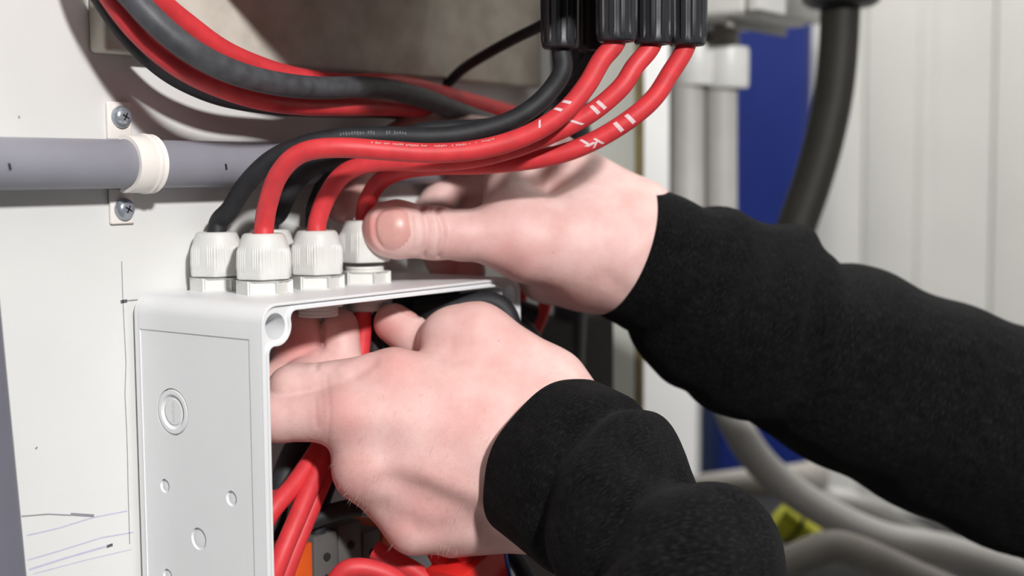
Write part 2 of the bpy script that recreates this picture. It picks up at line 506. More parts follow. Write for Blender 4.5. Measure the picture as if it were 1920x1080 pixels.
# ------------------------------------------------------------------ junction box
BW, BH, TW = .191, .26, .0040
jb = empty('junction_box', (0, 0, ZT - BH))
tag(jb, 'open light grey plastic junction box with knockouts mounted on the white wall', 'junction box')


def rrect(x0, x1, z0, z1, r, n=7):
    L = []
    for cx, cz, a0 in ((x1 - r, z1 - r, 0), (x0 + r, z1 - r, 90), (x0 + r, z0 + r, 180), (x1 - r, z0 + r, 270)):
        for k in range(n + 1):
            a = math.radians(a0 + 90 * k / n); L.append((cx + r * math.cos(a), cz + r * math.sin(a)))
    return L


HX, HZ, HR, BR = .0090, .0104, .0060, .0088    # corner boss: centre from the corner, hole and boss radius


def inner_loop(off=0.):
    """inside outline with four rounded corner bosses (off widens the wall)"""
    x0, x1, z0, z1 = TW + off, BW - TW - off, TW + off, BH - TW - off
    br = BR + off; fr = .0035
    base = []
    # one corner at (x0, z1), going from the top edge to the left edge
    cx, cz = HX, BH - HZ
    def corner():
        pts = []
        # fillet between top edge z1 and boss
        fx = cx + math.sqrt(max((br + fr) ** 2 - (cz - (z1 - fr)) ** 2, 1e-9)); fz = z1 - fr
        a_end = math.atan2(cz - fz, cx - fx)
        a0, a1 = math.pi / 2, a_end if a_end > 0 else a_end + 2 * math.pi
        for k in range(6):
            a = a0 + (a1 - a0) * k / 5; pts.append((fx + fr * math.cos(a), fz + fr * math.sin(a)))
        b0 = math.atan2(fz - cz, fx - cx)
        gz = cz - math.sqrt(max((br + fr) ** 2 - ((x0 + fr) - cx) ** 2, 1e-9)); gx = x0 + fr
        b1 = math.atan2(gz - cz, gx - cx)
        for k in range(1, 12):
            a = b0 + (b1 - b0) * k / 12; pts.append((cx + br * math.cos(a), cz + br * math.sin(a)))
        c0 = math.atan2(cz - gz, cx - gx); c1 = math.pi
        for k in range(6):
            a = c0 + (c1 - c0) * k / 5; pts.append((gx + fr * math.cos(a), gz + fr * math.sin(a)))
        return pts
    tl = corner()
    bl = [(x, BH - z) for x, z in reversed(tl)]
    br_ = [(BW - x, BH - z) for x, z in tl]
    tr_ = [(BW - x, z) for x, z in reversed(tl)]
    return tl + bl + br_ + tr_


def circ(cx, cz, r, n=28):
    return [(cx + r * math.cos(2 * math.pi * k / n), cz + r * math.sin(2 * math.pi * k / n)) for k in range(n)]


holes = [circ(x, z, HR) for x in (HX, BW - HX) for z in (HZ, BH - HZ)]
outer = rrect(0, BW, 0, BH, .0085)
TOY = Matrix(((1, 0, 0, 0), (0, 0, -1, 0), (0, 1, 0, 0), (0, 0, 0, 1)))       # XY outline -> XZ, thickness towards -Y
LIP = .0016
body = curve_me('shell', [outer, inner_loop()] + holes, BD - LIP - .006, .0)
body.transform(Matrix.Translation((0, 0, .006))); body.transform(TOY)
back = curve_me('back', [rrect(0, BW, 0, BH, .0085)], .0030, .0); back.transform(Matrix.Translation((0, 0, .0031))); back.transform(TOY)
foot = curve_me('foot', [rrect(.005, BW - .005, .005, BH - .005, .0065)], .0033, .0); foot.transform(TOY)
bm = bmesh.new(); bm.from_mesh(body); bm.from_mesh(back); bm.from_mesh(foot); bmesh.ops.recalc_face_normals(bm, faces=bm.faces[:]); bm.to_mesh(body); bm.free()
so = link('shell', body, M['box'], jb)
# recessed field on the left side and knockouts, cut into the shell
bm = bmesh.new()
py0, py1, pz0, pz1 = -.0833, -.0068, .012, BH - .0158
REC = .0006


def cut_box(x0, x1, y0, y1, z0, z1):
    g = bmesh.ops.create_cube(bm, size=1)
    for v in g['verts']:
        v.co = Vector(((x0 + x1) / 2 + v.co.x * (x1 - x0), (y0 + y1) / 2 + v.co.y * (y1 - y0), (z0 + z1) / 2 + v.co.z * (z1 - z0)))


cut_box(-.002, REC, py0, py1, pz0, pz1)
cutter = link('cutter', from_bm(bm, 'cutter'), None, jb)
kos = [(-.0286, 1.2461, .0112, .0070), (-.0213, 1.2097, .0034, 0), (-.0683, 1.2103, .0036, 0), (-.0448, 1.1878, .0053, 0), (-.0213, 1.1660, .0034, 0), (-.0683, 1.1655, .0036, 0)]
KD = .0016
bm = bmesh.new()
for (ky, kz, r1, r2) in kos:
    z = kz - (ZT - BH)
    g = bmesh.ops.create_cone(bm, cap_ends=True, segments=40, radius1=r1, radius2=r1, depth=.004)
    bmesh.ops.transform(bm, matrix=Matrix.Translation((REC + KD - .002, ky, z)) @ Matrix.Rotation(math.pi / 2, 4, 'Y'), verts=g['verts'])
cutter2 = link('cutter', from_bm(bm, 'cutter'), None, jb)
for c in (cutter, cutter2):
    md = so.modifiers.new('cut', 'BOOLEAN'); md.operation = 'DIFFERENCE'; md.solver = 'EXACT'; md.object = c
bpy.context.view_layer.update()
dg = bpy.context.evaluated_depsgraph_get()
me2 = bpy.data.meshes.new_from_object(so.evaluated_get(dg)); so.modifiers.clear(); so.data = me2
sharp(me2, 30)
for c in (cutter, cutter2):
    bpy.data.objects.remove(c)
if not me2.materials:
    me2.materials.append(M['box'])
for (ky, kz, r1, r2) in kos:
    z = kz - (ZT - BH)
    if r2:
        prof = [(r1 - .0006, 0), (r1 - .0006, KD - .0002), (r1 - .0010, KD + .0001), (r2 + .0014, KD + .0001), (r2 + .0010, KD - .0003), (r2 + .0006, .0003), (r2 - .0002, .0002), (r2 - .0007, .0006), (r2 - .0010, .0010), (.0002, .0010)]
    else:
        prof = [(r1 - .0003, 0), (r1 - .0004, .0003), (r1 - .0012, .0003), (r1 - .0015, .0007), (.0002, .0009)]
    me = lathe_me('knockout', prof, 48)
    me.transform(Matrix.Translation((REC + KD, ky, z)) @ Matrix.Rotation(-math.pi / 2, 4, 'Y'))
    link('knockout', me, M['box'], jb)
# moulded size print inside the largest knockout
# (the relief lettering is unreadable in the photograph, so only short bars are moulded)
V = []; Fs = []
for k in range(9):
    zz = 1.2461 - (ZT - BH) + .0046 - k * .00115
    for (ya, yb) in ((-.0006, .0009),):
        n = len(V); h = .00028
        for (yy, dz) in ((ya, -h), (yb, -h), (yb, h), (ya, h)):
            V.append((REC + KD - .0011, -.0286 + yy * (1 if k % 3 else .6), zz + dz))
        Fs.append((n, n + 1, n + 2, n + 3))
link('moulded_print', mesh_vf('moulded_print', V, Fs), M['gland'], jb)
# two raised lips of the rim with the seal groove between them
lip1 = curve_me('rim_lip', [outer, rrect(.0013, BW - .0013, .0013, BH - .0013, .0075)], LIP, .0003, 1)
lip1.transform(Matrix.Translation((0, 0, BD - LIP))); lip1.transform(TOY)
link('rim_lip', sharp(lip1, 40), M['box'], jb)


def widen(loop, d):
    """push an outline outwards/inwards by d along its normals"""
    out = []
    n = len(loop)
    for i in range(n):
        a = np.array(loop[i - 1]); b = np.array(loop[(i + 1) % n]); t = b - a; t = t / (np.linalg.norm(t) + 1e-12)
        out.append(tuple(np.array(loop[i]) + d * np.array([t[1], -t[0]])))
    return out


il = inner_loop()
ar = sum(il[i - 1][0] * il[i][1] - il[i][0] * il[i - 1][1] for i in range(len(il)))
sg = 1 if ar > 0 else -1
lip2 = curve_me('rim_lip', [widen(il, .0012 * sg), il], LIP - .0002, .0002, 1)
lip2.transform(Matrix.Translation((0, 0, BD - LIP))); lip2.transform(TOY)
link('rim_lip', sharp(lip2, 40), M['box'], jb)

# ------------------------------------------------------------------ white cable glands on the box


def hexr(a, ac):
    """radius of a hexagon with corner radius ac"""
    k = (a + math.pi / 6) % (math.pi / 3) - math.pi / 6
    return ac * math.cos(math.pi / 6) / math.cos(k if abs(k) <= math.pi / 6 else math.pi / 6)


def cap_r(r, z, a, i):
    hx = hexr(a, 1.0)
    blend = max(0., min(1., (.0185 - z) / .0055)) if z > .0130 else 1.
    hexpart = min(hx * 1.035, 1.0)
    rr = r * (hexpart * blend + (1 - blend) * .93)
    if .003 < z < .0155 and i > 1:
        k = (a % (math.pi / 3))
        if .16 < k < .92:
            rr += .00022 * math.cos(a * 66)
    return rr


cap_me = lathe_me('cap_nut', [(.0126, 0), (.0136, .0004), (.0139, .0010), (.0139, .0030), (.0139, .006), (.0138, .009), (.0137, .0115), (.0136, .0132), (.01335, .0145), (.0129, .0160),
                              (.0123, .0178), (.0116, .0195), (.0110, .0208), (.0104, .0215), (.0096, .0219), (.0070, .0219), (.0066, .0214), (.0052, .0212), (.0050, .019)], 198, cap_r)


def base_nut():
    bm = bmesh.new()
    H, R_ = .0068, .0139
    lo = []; hi = []
    for k in range(6):
        a = math.pi / 3 * k
        lo.append(bm.verts.new((R_ * math.cos(a), R_ * math.sin(a), 0))); hi.append(bm.verts.new((R_ * math.cos(a), R_ * math.sin(a), H)))
    fs = [bm.faces.new((lo[k], lo[(k + 1) % 6], hi[(k + 1) % 6], hi[k])) for k in range(6)]
    bm.faces.new(lo[::-1]); bm.faces.new(hi)
    bmesh.ops.recalc_face_normals(bm, faces=bm.faces[:])
    for k, f in enumerate(fs):
        if k % 3 != 2:
            r_ = bmesh.ops.inset_individual(bm, faces=[f], thickness=.0014, depth=0)
            nrm = f.normal.copy()
            c = f.calc_center_median()
            tang = Vector((0, 0, 1)).cross(nrm)
            for v in f.verts:
                s = (v.co - c).dot(tang)
                v.co -= nrm * (.0024 if s > 0 else .0003)
                v.co += tang * (-.0006 if s > 0 else .0012)
    es = [e for e in bm.edges if abs(abs((e.verts[0].co - e.verts[1].co).normalized().z) - 1) < .01 and abs(e.verts[0].co.xy.length - R_) < 1e-4]
    bmesh.ops.bevel(bm, geom=es, offset=.0008, segments=2, affect='EDGES')
    return sharp(from_bm(bm, 'base_nut'), 25)


base_me = base_nut()
thread_me = lathe_me('thread', [(.0098 + (.0004 if k % 2 else 0), -.014 + k * .0009) for k in range(27)], 36)
lock_me = lathe_me('lock_nut', [(.0100, 0), (.0134, .0003), (.0137, .0008), (.0137, .0046), (.0133, .0050), (.0100, .0050)], 72, lambda r, z, a, i: min(r, hexr(a, .0140) * 1.03) if r > .0105 else r)
for me_, k in ((cap_me, 'gland'), (base_me, 'gland'), (thread_me, 'gland'), (lock_me, 'gland')):
    me_.materials.append(M[k])
GL = {}
TOPZ = ZT - .0002
for key, x, y, rot, lift, lab in (
    ('g2', .0415, -.049, 14, 0, 'white cable gland nearest the box corner with the foremost red cable'),
    ('g1', .0425, -.014, 20, 0, 'leftmost white cable gland with a black cable on the grey box'),
    ('g3', .0772, -.049, 10, 0, 'white cable gland with a red cable between the nearest gland and the gripped one'),
    ('g4', .1115, -.0495, 4, .0042, 'white cable gland gripped by the thumb with its cap nut unscrewed'),
    ('gb2', .0780, -.014, 26, 0, 'white cable gland hidden behind the nearest one with a black cable'),
    ('gb3', .1100, -.014, 8, 0, 'white cable gland at the wall behind the middle red cable, black cable inside')):
    g = empty('cable_gland', (x, y, TOPZ)); g.rotation_euler = (0, 0, math.radians(rot))
    tag(g, lab, 'cable gland', 'white cable glands on the junction box')
    link('base_nut', base_me, None, g, False)
    c = link('cap_nut', cap_me, None, g, False); c.location = (0, 0, .0073 + lift); c.rotation_euler = (0, 0, math.radians(random.uniform(-6, 6)))
    link('thread', thread_me, None, g, False)
    l = link('lock_nut', lock_me, None, g, False); l.location = (0, 0, -.0042 - .0050)
    GL[key] = np.array([x, y, TOPZ + .0073 + lift + .0217])

# ------------------------------------------------------------------ black glands under the inverter


def flute(r, z, a, i):
    if z < .0035 or r < .0085:
        return r
    c = math.cos(a * 11)
    return r - .00055 + .0009 * (1 if c > .45 else (0 if c < -.1 else (c + .1) / .55))


bcap = lathe_me('cap_nut', [(.0052, .0012), (.0060, .0), (.0082, .0), (.0090, .0008), (.0094, .0026), (.0095, .0045), (.0096, .012), (.0097, .022), (.0097, .0258), (.0088, .0268)], 132, flute)
bbase = lathe_me('base_nut', [(.0095, .0272), (.0112, .0275), (.0112, .0335), (.0095, .034), (.0090, .0345), (.0090, .0440)], 72, lambda r, z, a, i: min(r, hexr(a, .0118)))
bcap.materials.append(M['black_gland']); bbase.materials.append(M['black_gland'])
BG = {}
for key, px, py, d, lab in (
    ('A', 1156, 70, .628, 'black ribbed cable gland under the inverter with the leftmost red cable'),
    ('B', 1224, 84, .648, 'black ribbed cable gland under the inverter with the middle red cable'),
    ('C', 1288, 85, .655, 'black ribbed cable gland under the inverter with the rightmost red cable'),
    ('K', 1051, 78, .655, 'leftmost black ribbed cable gland under the inverter with a black cable'),
    ('K2', 1118, 79, .675, 'black ribbed cable gland half hidden behind the one with the leftmost red cable')):
    p = at(px, py, d); p[2] = 1.4180 + (.001 if key in 'BC' else 0)
    if key == 'A': p[2] = 1.4185
    g = empty('cable_gland', tuple(p)); g.rotation_euler = (0, 0, random.uniform(0, .5))
    tag(g, lab, 'cable gland', 'black cable glands under the inverter')
    link('cap_nut', bcap, None, g, False); link('base_nut', bbase, None, g, False)
    BG[key] = p

# ------------------------------------------------------------------ cables
CBR = .00475


def cable(name, m, pts, r, label, cat='cable', group=None, start=None, end=None, n=8, sides=20):
    P = [at(*p) for p in pts]
    if start is not None: P = list(start) + P
    if end is not None: P = P + list(end)
    C = spline(P, n)
    o = link(name, tube_me(name, C, r, sides), M[m])
    tag(o, label, cat, group)
    return o, C


def up_end(g, dx=0, dy=0, h=.012):
    p = GL[g]
    return [p + np.array([dx * .4, dy * .4, h * .4]), p + np.array([0, 0, -.004]), p + np.array([0, 0, -.02])]


def dn_start(k):
    p = BG[k]
    return [p + np.array([0, 0, .015]), p + np.array([0, 0, .001])]


gr = 'cables from the inverter to the junction box'
R1, C1 = cable('power_cable', 'red', [(1128, 112, .628), (1100, 160, .628), (1063, 205, .628), (1015, 240, .628), (955, 266, .628), (880, 283, .627), (800, 287, .625), (720, 282, .622), (650, 277, .618), (590, 280, .617), (550, 296, .620), (520, 332, .625), (503, 380, .632)], CBR, 'foremost red cable curving from the black gland to the nearest white gland', 'cable', gr, dn_start('A'), up_end('g2', .002, 0))
R2, C2 = cable('power_cable', 'red', [(1190, 125, .646), (1165, 163, .645), (1120, 203, .645), (1070, 234, .645), (1010, 261, .645), (950, 282, .647), (880, 298, .649), (800, 304, .652), (730, 303, .656), (680, 309, .658), (640, 330, .660), (612, 370, .663)], CBR, 'middle red cable running down to the second white gland beside the nearest one', 'cable', gr, dn_start('B'), up_end('g3', .002, 0))
R3, C3 = cable('power_cable', 'red', [(1255, 140, .656), (1225, 185, .656), (1180, 224, .656), (1120, 261, .657), (1060, 286, .658), (990, 301, .660), (900, 309, .664), (820, 311, .668), (760, 318, .674), (715, 338, .682), (692, 370, .688)], CBR, 'lowest red cable running to the white gland gripped by the thumb', 'cable', gr, dn_start('C'), up_end('g4', .002, 0))
B1, K1 = cable('power_cable', 'black_cable', [(1055, 130, .655), (1030, 172, .655), (990, 208, .653), (940, 233, .652), (870, 251, .650), (800, 257, .647), (720, 255, .645), (640, 258, .642), (570, 272, .642), (510, 299, .645), (462, 345, .650), (432, 392, .655)], CBR, 'long black cable curving from the inverter to the leftmost white gland', 'cable', gr, dn_start('K'), up_end('g1', .004, 0))
B2, K2 = cable('power_cable', 'black_cable', [(1100, 130, .678), (1060, 190, .680), (990, 226, .680), (900, 240, .680), (800, 246, .678), (710, 270, .678), (640, 296, .678), (580, 318, .680), (545, 355, .683), (523, 400, .685)], CBR, 'black cable behind the foremost red one entering the hidden white gland', 'cable', gr, dn_start('K2'), up_end('gb2', .002, 0))
B3, K3 = cable('power_cable', 'black_cable', [(1040, 240, .700), (900, 262, .700), (780, 275, .700), (690, 290, .702), (625, 325, .706), (596, 375, .710)], CBR, 'black cable entering the white gland at the wall behind the middle red cable', 'cable', gr, [at(1085, 60, .70), at(1088, 150, .70)], up_end('gb3', .0, 0))


def marks(o, C, items, m='print', name='print_mark'):
    for (px, py, ln, a0, a1, sl) in items:
        s = pix_s(C, px, py)
        V, Fs = patch_on_tube(C, CBR, s - ln / 2, s + ln / 2, a0, a1, CAM, slant=sl)
        link(name, mesh_vf(name, V, Fs), M[m], o)


marks(R3, C3, [(1155, 238, .0021, -.62, .62, .001), (1177, 221, .0021, -.62, .62, .001), (1098, 264, .0016, -.2, .75, .003), (1106, 272, .0050, -.30, -.05, .002), (1110, 268, .0014, -.7, -.1, -.003), (1120, 264, .0014, -.75, .2, .003)])
marks(R2, C2, [(1110, 206, .0019, -.55, .6, .001), (1126, 196, .0019, -.55, .6, .001), (1074, 226, .0016, -.6, .7, .006)])
marks(R1, C1, [(1048, 214, .0018, .25, 1.0, .002), (1066, 198, .0018, .15, 1.0, .002), (1014, 236, .0012, .1, .85, -.002)])


def print_row(o, C, x0, x1, n, a, da, m):
    V = []; Fs = []
    for k in range(n):
        if random.random() < .25: continue
        px = x0 + (x1 - x0) * k / n
        d = np.linalg.norm(C - CAM, axis=1)
        q = (C - CAM) @ fwd; xs = 960 + F * ((C - CAM) @ RI) / q
        seg = np.r_[0, np.cumsum(np.linalg.norm(np.diff(C, axis=0), axis=1))]
        idx = np.argsort(xs); s = np.interp(px, xs[idx], seg[idx])
        v, f = patch_on_tube(C, CBR, s - .0004, s + .0004, a - da * random.uniform(.4, 1), a + da * random.uniform(.4, 1), CAM, ns=1, na=2)
        b = len(V); V += v; Fs += [tuple(i + b for i in t) for t in f]
    p = link('print_mark', mesh_vf('print_mark', V, Fs), M[m], o)
    p['label'] = 'row of tiny printed type along the cable'


print_row(R1, C1, 690, 940, 60, .75, .16, 'print_dim')
print_row(B1, K1, 640, 770, 26, .35, .22, 'print_grey')

gb = 'cable bundle hanging at the upper left'


def wall_cable(m, pts, r, label):
    C = spline([on_y(px, py, -h) for px, py, h in pts], 8)
    tag(link('power_cable', tube_me('power_cable', C, r, 20), M[m]), label, 'cable', gb)


wall_cable('black_cable', [(95, -420, .024), (115, -210, .024), (150, -75, .024), (193, 0, .023), (240, 66, .024), (300, 124, .025), (360, 160, .025), (430, 185, .024), (520, 199, .022), (620, 204, .022), (720, 206, .021), (800, 214, .022), (900, 230, .022)], .0047, 'lowest black cable of the bundle at the upper left')
wall_cable('red', [(105, -440, .034), (128, -215, .034), (168, -75, .038), (212, 0, .042), (265, 66, .047), (332, 122, .054), (405, 160, .055), (485, 186, .052), (560, 197, .045), (640, 200, .040), (720, 200, .036), (790, 205, .034), (900, 225, .034)], .0050, 'lower dark red cable of the bundle at the upper left')
wall_cable('lit_black_cable', [(130, -440, .046), (160, -215, .048), (205, -65, .052), (253, 0, .056), (310, 58, .063), (372, 104, .068), (442, 137, .069), (520, 157, .065), (600, 165, .056), (680, 163, .050), (740, 170, .048), (800, 187, .047), (860, 210, .047), (930, 235, .047)], .0056, 'upper black cable of the bundle at the upper left')
wall_cable('red', [(160, -440, .040), (195, -215, .040), (240, -70, .038), (294, 0, .034), (350, 48, .031), (420, 98, .029), (500, 132, .028), (570, 150, .028), (640, 158, .028), (720, 158, .028), (780, 166, .028), (840, 182, .028), (900, 198, .028), (960, 215, .028)], .0058, 'topmost bright red cable of the bundle at the upper left')
o, _c = cable('thin_cable', 'black_cable', [(838, 158, .80), (870, 128, .78), (920, 97, .755), (970, 70, .735), (1020, 45, .72), (1070, 10, .71), (1080, -40, .71)], .0031, 'thin black cable rising diagonally in front of the grey backing board')
o, _c = cable('thick_cable', 'black_gland', [(1062, -60, .88), (1062, 0, .88), (1064, 100, .88), (1070, 200, .88), (1080, 300, .88), (1080, 420, .89), (1070, 560, .89), (1060, 800, .90)], .0115, 'thick black cable hanging straight down beside the backing board')

# ------------------------------------------------------------------ inside of the box: rail, terminals, loose red cables
rail = empty('terminal_rail', (.02, -.006, 1.138))
tag(rail, 'metal mounting rail with terminal blocks low inside the junction box', 'terminal rail')
bxo('rail', M['screw'], rail, -.012, .16, -.008, 0, -.0175, .0175, .001)


def terminal(x, m, w, n_h, top):
    t = empty('terminal_block', (0, 0, 0)); t.parent = rail
    bxo('housing', M[m], t, x, x + w, -.045, -.008, -.026, top, .0012)
    for k in range(n_h):
        for (zz, s) in ((top - .012, .0021), (top - .024, .0028)):
            me = lathe_me('screw_hole', [(s, 0), (s, .0012), (s * .8, .0014), (s * .3, .0014)], 20)
            me.transform(Matrix.Translation((x + w * (k + .5) / n_h, -.0449, zz)) @ Matrix.Rotation(math.pi / 2, 4, 'X'))
            link('screw_hole', me, M['hole'], t)


terminal(.036, 'orange', .012, 0, .034)
terminal(.049, 'term', .017, 1, .036)
terminal(.067, 'term', .017, 1, .038)
terminal(.085, 'term', .014, 1, .03)
terminal(.100, 'orange', .012, 0, .030)
# labelled switch at the bottom right of the opening
sw = empty('switch_block', tuple(at(885, 1075, .68)))
tag(sw, 'red switch block with white and blue edges under the left hand', 'switch block')
p_ = sw.location
bxo('red_face', M['label_red'], sw, -.020, .014, -.012, .012, -.012, .012, .001).rotation_euler = (0, math.radians(-16), 0)
bxo('white_edge', M['gland'], sw, -.020, .014, -.013, .010, -.0165, -.0125, .0006).rotation_euler = (0, math.radians(-16), 0)
bxo('blue_edge', M['blue_tab'], sw, .0145, .0165, -.012, .012, -.012, .012, .0004).rotation_euler = (0, math.radians(-16), 0)
bxo('blue_tab', M['blue_tab'], sw, .002, .010, -.013, .008, -.030, -.020, .0006)
gi = 'red cables inside the junction box'
for pts, lab in (
    ([(680, 585, .690), (678, 640, .690), (668, 720, .688), (650, 790, .684), (622, 860, .676), (580, 960, .662), (540, 1060, .652), (500, 1180, .646)], 'red cable dropping from the gripped gland through the box, rightmost of the fan'),
    ([(640, 720, .700), (630, 800, .690), (604, 860, .670), (562, 960, .652), (528, 1040, .642), (490, 1140, .638)], 'red cable in the middle of the fan low inside the box'),
    ([(640, 740, .715), (615, 810, .690), (592, 850, .672), (550, 910, .658), (505, 965, .647), (470, 1040, .642)], 'upper red cable of the fan crossing to the box corner'),
    ([(640, 800, .70), (600, 830, .70), (560, 870, .69), (520, 930, .68), (490, 990, .675)], 'dark red cable at the back of the fan inside the box'),
    ([(625, 1095, .640), (650, 1068, .640), (690, 1066, .642), (740, 1085, .645), (790, 1130, .65)], 'red cable looping at the bottom edge of the box opening'),
    ([(700, 1030, .67), (740, 1050, .67), (790, 1080, .672), (840, 1130, .675)], 'dim red cable below the left hand crossing the terminals'),
    ([(800, 1000, .675), (820, 1040, .675), (845, 1090, .672), (860, 1150, .67)], 'red cable hanging just below the little finger'),
    ([(850, 990, .672), (870, 1035, .672), (890, 1090, .67), (900, 1150, .67)], 'red cable hanging beside the red switch block'),
):
    cable('wire', 'red', pts, CBR, lab, 'cable', gi)
cable('wire', 'black_cable', [(560, 985, .668), (620, 962, .672), (680, 950, .680), (750, 955, .69), (820, 975, .70)], CBR, 'black cable lying across the tops of the grey terminal blocks', 'cable', None)
cable('wire', 'black_cable', [(610, 700, .705), (575, 800, .695), (545, 860, .688), (522, 930, .682), (500, 1040, .676)], .0062, 'black cable added to darken the left inside of the box behind the red fan', 'cable', None)  # added to blacken the pale interior left of the fan
cable('wire', 'black_cable', [(900, 1000, .70), (950, 1030, .70), (985, 1080, .69), (1000, 1150, .68)], CBR, 'black cable curving beside the red switch block under the cuff', 'cable', None)
cable('wire', 'black_cable', [(700, 590, .70), (702, 650, .70), (690, 740, .70), (640, 850, .69), (600, 950, .68), (590, 1060, .68)], CBR, 'black cable behind the red one between thumb and index finger', 'cable', None)

for k, (pts, lab) in enumerate((  # cables added to stand in for the shade inside the box
    ([(700, 600, .735), (780, 606, .735), (860, 590, .745), (940, 575, .76), (1000, 590, .77)], 'black cable added as dark filler just under the box rim behind the left thumb'),
    ([(720, 640, .735), (800, 625, .735), (880, 612, .745), (960, 600, .76), (1000, 640, .77)], 'black cable added as dark filler below the one under the box rim, above the left hand'),
    ([(740, 575, .725), (830, 570, .735), (900, 560, .745), (960, 552, .76)], 'black cable added as dark filler closest beneath the box rim inside the box'),
    ([(780, 585, .715), (850, 574, .712), (915, 566, .712), (950, 590, .712), (960, 650, .71), (950, 740, .71)], 'black cable added as dark filler, bending down at the right end inside the box'),
    ([(800, 610, .705), (860, 600, .705), (905, 600, .706), (930, 640, .706), (930, 740, .706)], 'inner black cable added as dark filler, bending down beside the right end of the box'))):
    cable('wire', 'black_cable', pts, .006, lab, 'cable', 'black cables added to darken the box under the rim')
# red strands behind the box, right of its rim
for pts, lab in (([(965, 470, .80), (975, 540, .80), (968, 600, .80), (940, 680, .80)], 'dim red cable right behind the end of the box rim'),
                 ([(1035, 500, .80), (1022, 570, .80), (1005, 615, .80), (975, 680, .80)], 'dim red cable under the right palm beside the box')):
    cable('wire', 'red', pts, .0042, lab, 'cable', None)

# ------------------------------------------------------------------ dark duct on the wall right of the box
du = empty('cable_duct', (.34, 0, .62))
tag(du, 'dark brown upright cable duct on the wall right of the junction box', 'cable duct')
x1 = on_y(1145, 680, -.03)[0] - .34
bxo('duct_body', M['dark_duct'], du, -.085, x1, -.03, 0, 0, .64, .002)
bxo('duct_cover', M['dark_duct'], du, -.0855, x1 - .002, -.034, -.03, 0, .638, .001)

# ------------------------------------------------------------------ things between the wall end and the far wall
jb2 = empty('ceiling_box', (.70, -.02, 1.50))
tag(jb2, 'white plastic distribution box above the two grey pipes', 'distribution box')
DB = .99
a_ = at(1395, 22, DB); b_ = at(1508, 58, DB + .12)
bx0 = at(1322, 18, 1.10)
xL, xR = at(1400, 30, 1.0)[0], at(1509, 60, 1.10)[0]
yF = at(1400, 30, 1.0)[1]
zB = at(1400, 27, 1.0)[2]
jb2.location = (xL, yF, zB)
bxo('housing', M['gland'], jb2, 0, .115, 0, .16, 0, .22, .006, 3)
bxo('lid', M['gland'], jb2, -.002, .117, -.012, 0, .002, .218, .003)
for k, (px, lab, mm) in enumerate(((1288, 'grey pipe left of the blue panel, nearer the white wall', 'pipe'), (1352, 'grey pipe beside the blue panel with a bright white coupler', 'pipe'))):
    d = 1.08 + .0 * k
    top = at(px, 60, d)
    if k == 0:
        pts = [(px, 60, d), (px, 130, d), (px, 300, d), (px + 1, 450, d), (px + 10, 600, d + .05), (px + 150, 720, d + .09), (px + 330, 800, d + .09), (px + 600, 880, d + .09), (px + 900, 960, d + .07)]
    else:
        pts = [(px, 60, d), (px, 130, d), (px, 300, d), (px, 450, d), (px - 2, 600, d), (px + 8, 740, d), (px + 60, 850, d), (px + 150, 932, d), (px + 290, 1005, d - .02), (px + 430, 1035, d - .04), (px + 590, 1088, d - .06), (px + 800, 1180, d - .08)]
    o, C = cable('pipe', mm, pts, .0146 if k == 0 else .0132, lab, 'pipe')
    me = lathe_me('coupler', [(.0150, -.030), (.0172, -.0295), (.0182, -.027), (.0184, -.012), (.0184, .000), (.0176, .003), (.012, .0042)], 40)
    me.transform(Matrix.Translation(tuple(at(px + (10 if k else 14), 97 if k else 92, d - .004))))
    cp = link('coupler', me, M['gland'], o)
    cp['label'] = 'white screw coupler at the top of the pipe'
    me = lathe_me('neck', [(.0105, 0), (.0105, .02), (.0135, .021), (.0135, .032)], 12)
    me.transform(Matrix.Translation(tuple(at(px + (10 if k else 14), 95, d - .004))))
    link('neck', me, M['pipe'], o)
# carrier arm under which the couplers hang
br_ = empty('pipe_bracket', tuple(at(1330, 22, 1.09)))
tag(br_, 'grey bracket under the white distribution box carrying the pipe couplers', 'bracket')
bxo('arm', M['pipe'], br_, -.055, .045, -.045, .06, -.012, .008, .003)
bxo('side_plate', M['pipe'], br_, -.055, .045, -.048, -.044, -.02, .02, .001)

# blue panel in front of the far wall
XB = WR - .05
yb0, yb1 = on_x(1506, 400, XB)[1], on_x(1318, 400, XB)[1]
bc = empty('blue_panel', (XB, (yb0 + yb1) / 2, 0))
tag(bc, 'tall blue panel on the far wall behind the grey pipes', 'panel')
hw = (yb1 - yb0) / 2
bxo('sheet', M['blue'], bc, 0, .025, -hw, hw - .022, .3, on_x(1450, 40, XB)[2], .003)
bxo('side_rail', M['navy'], bc, -.004, .025, hw - .022, hw, .3, on_x(1450, 40, XB)[2], .002)

# thick charcoal cable with its gland
o, _c = cable('thick_cable', 'thick_cable', [(1577, -60, 1.0), (1576, 0, 1.0), (1572, 90, 1.0), (1562, 180, 1.0), (1543, 270, 1.0), (1518, 355, 1.0), (1492, 430, 1.0), (1466, 520, 1.0), (1440, 640, 1.0)], .0148, 'thick charcoal cable hanging in front of the pale clad wall', sides=28)
me = lathe_me('thick_gland', [(.016, -.0015), (.024, 0), (.0285, .003), (.0292, .008), (.0292, .035), (.027, .038)], 60, lambda r, z, a, i: r + (.0008 * math.cos(a * 14) if i > 2 else 0))
tg = link('cable_gland', me, M['black_gland']); tg.location = tuple(at(1577, 12, 1.0))
tag(tg, 'large black cable gland at the top edge above the thick charcoal cable', 'cable gland')
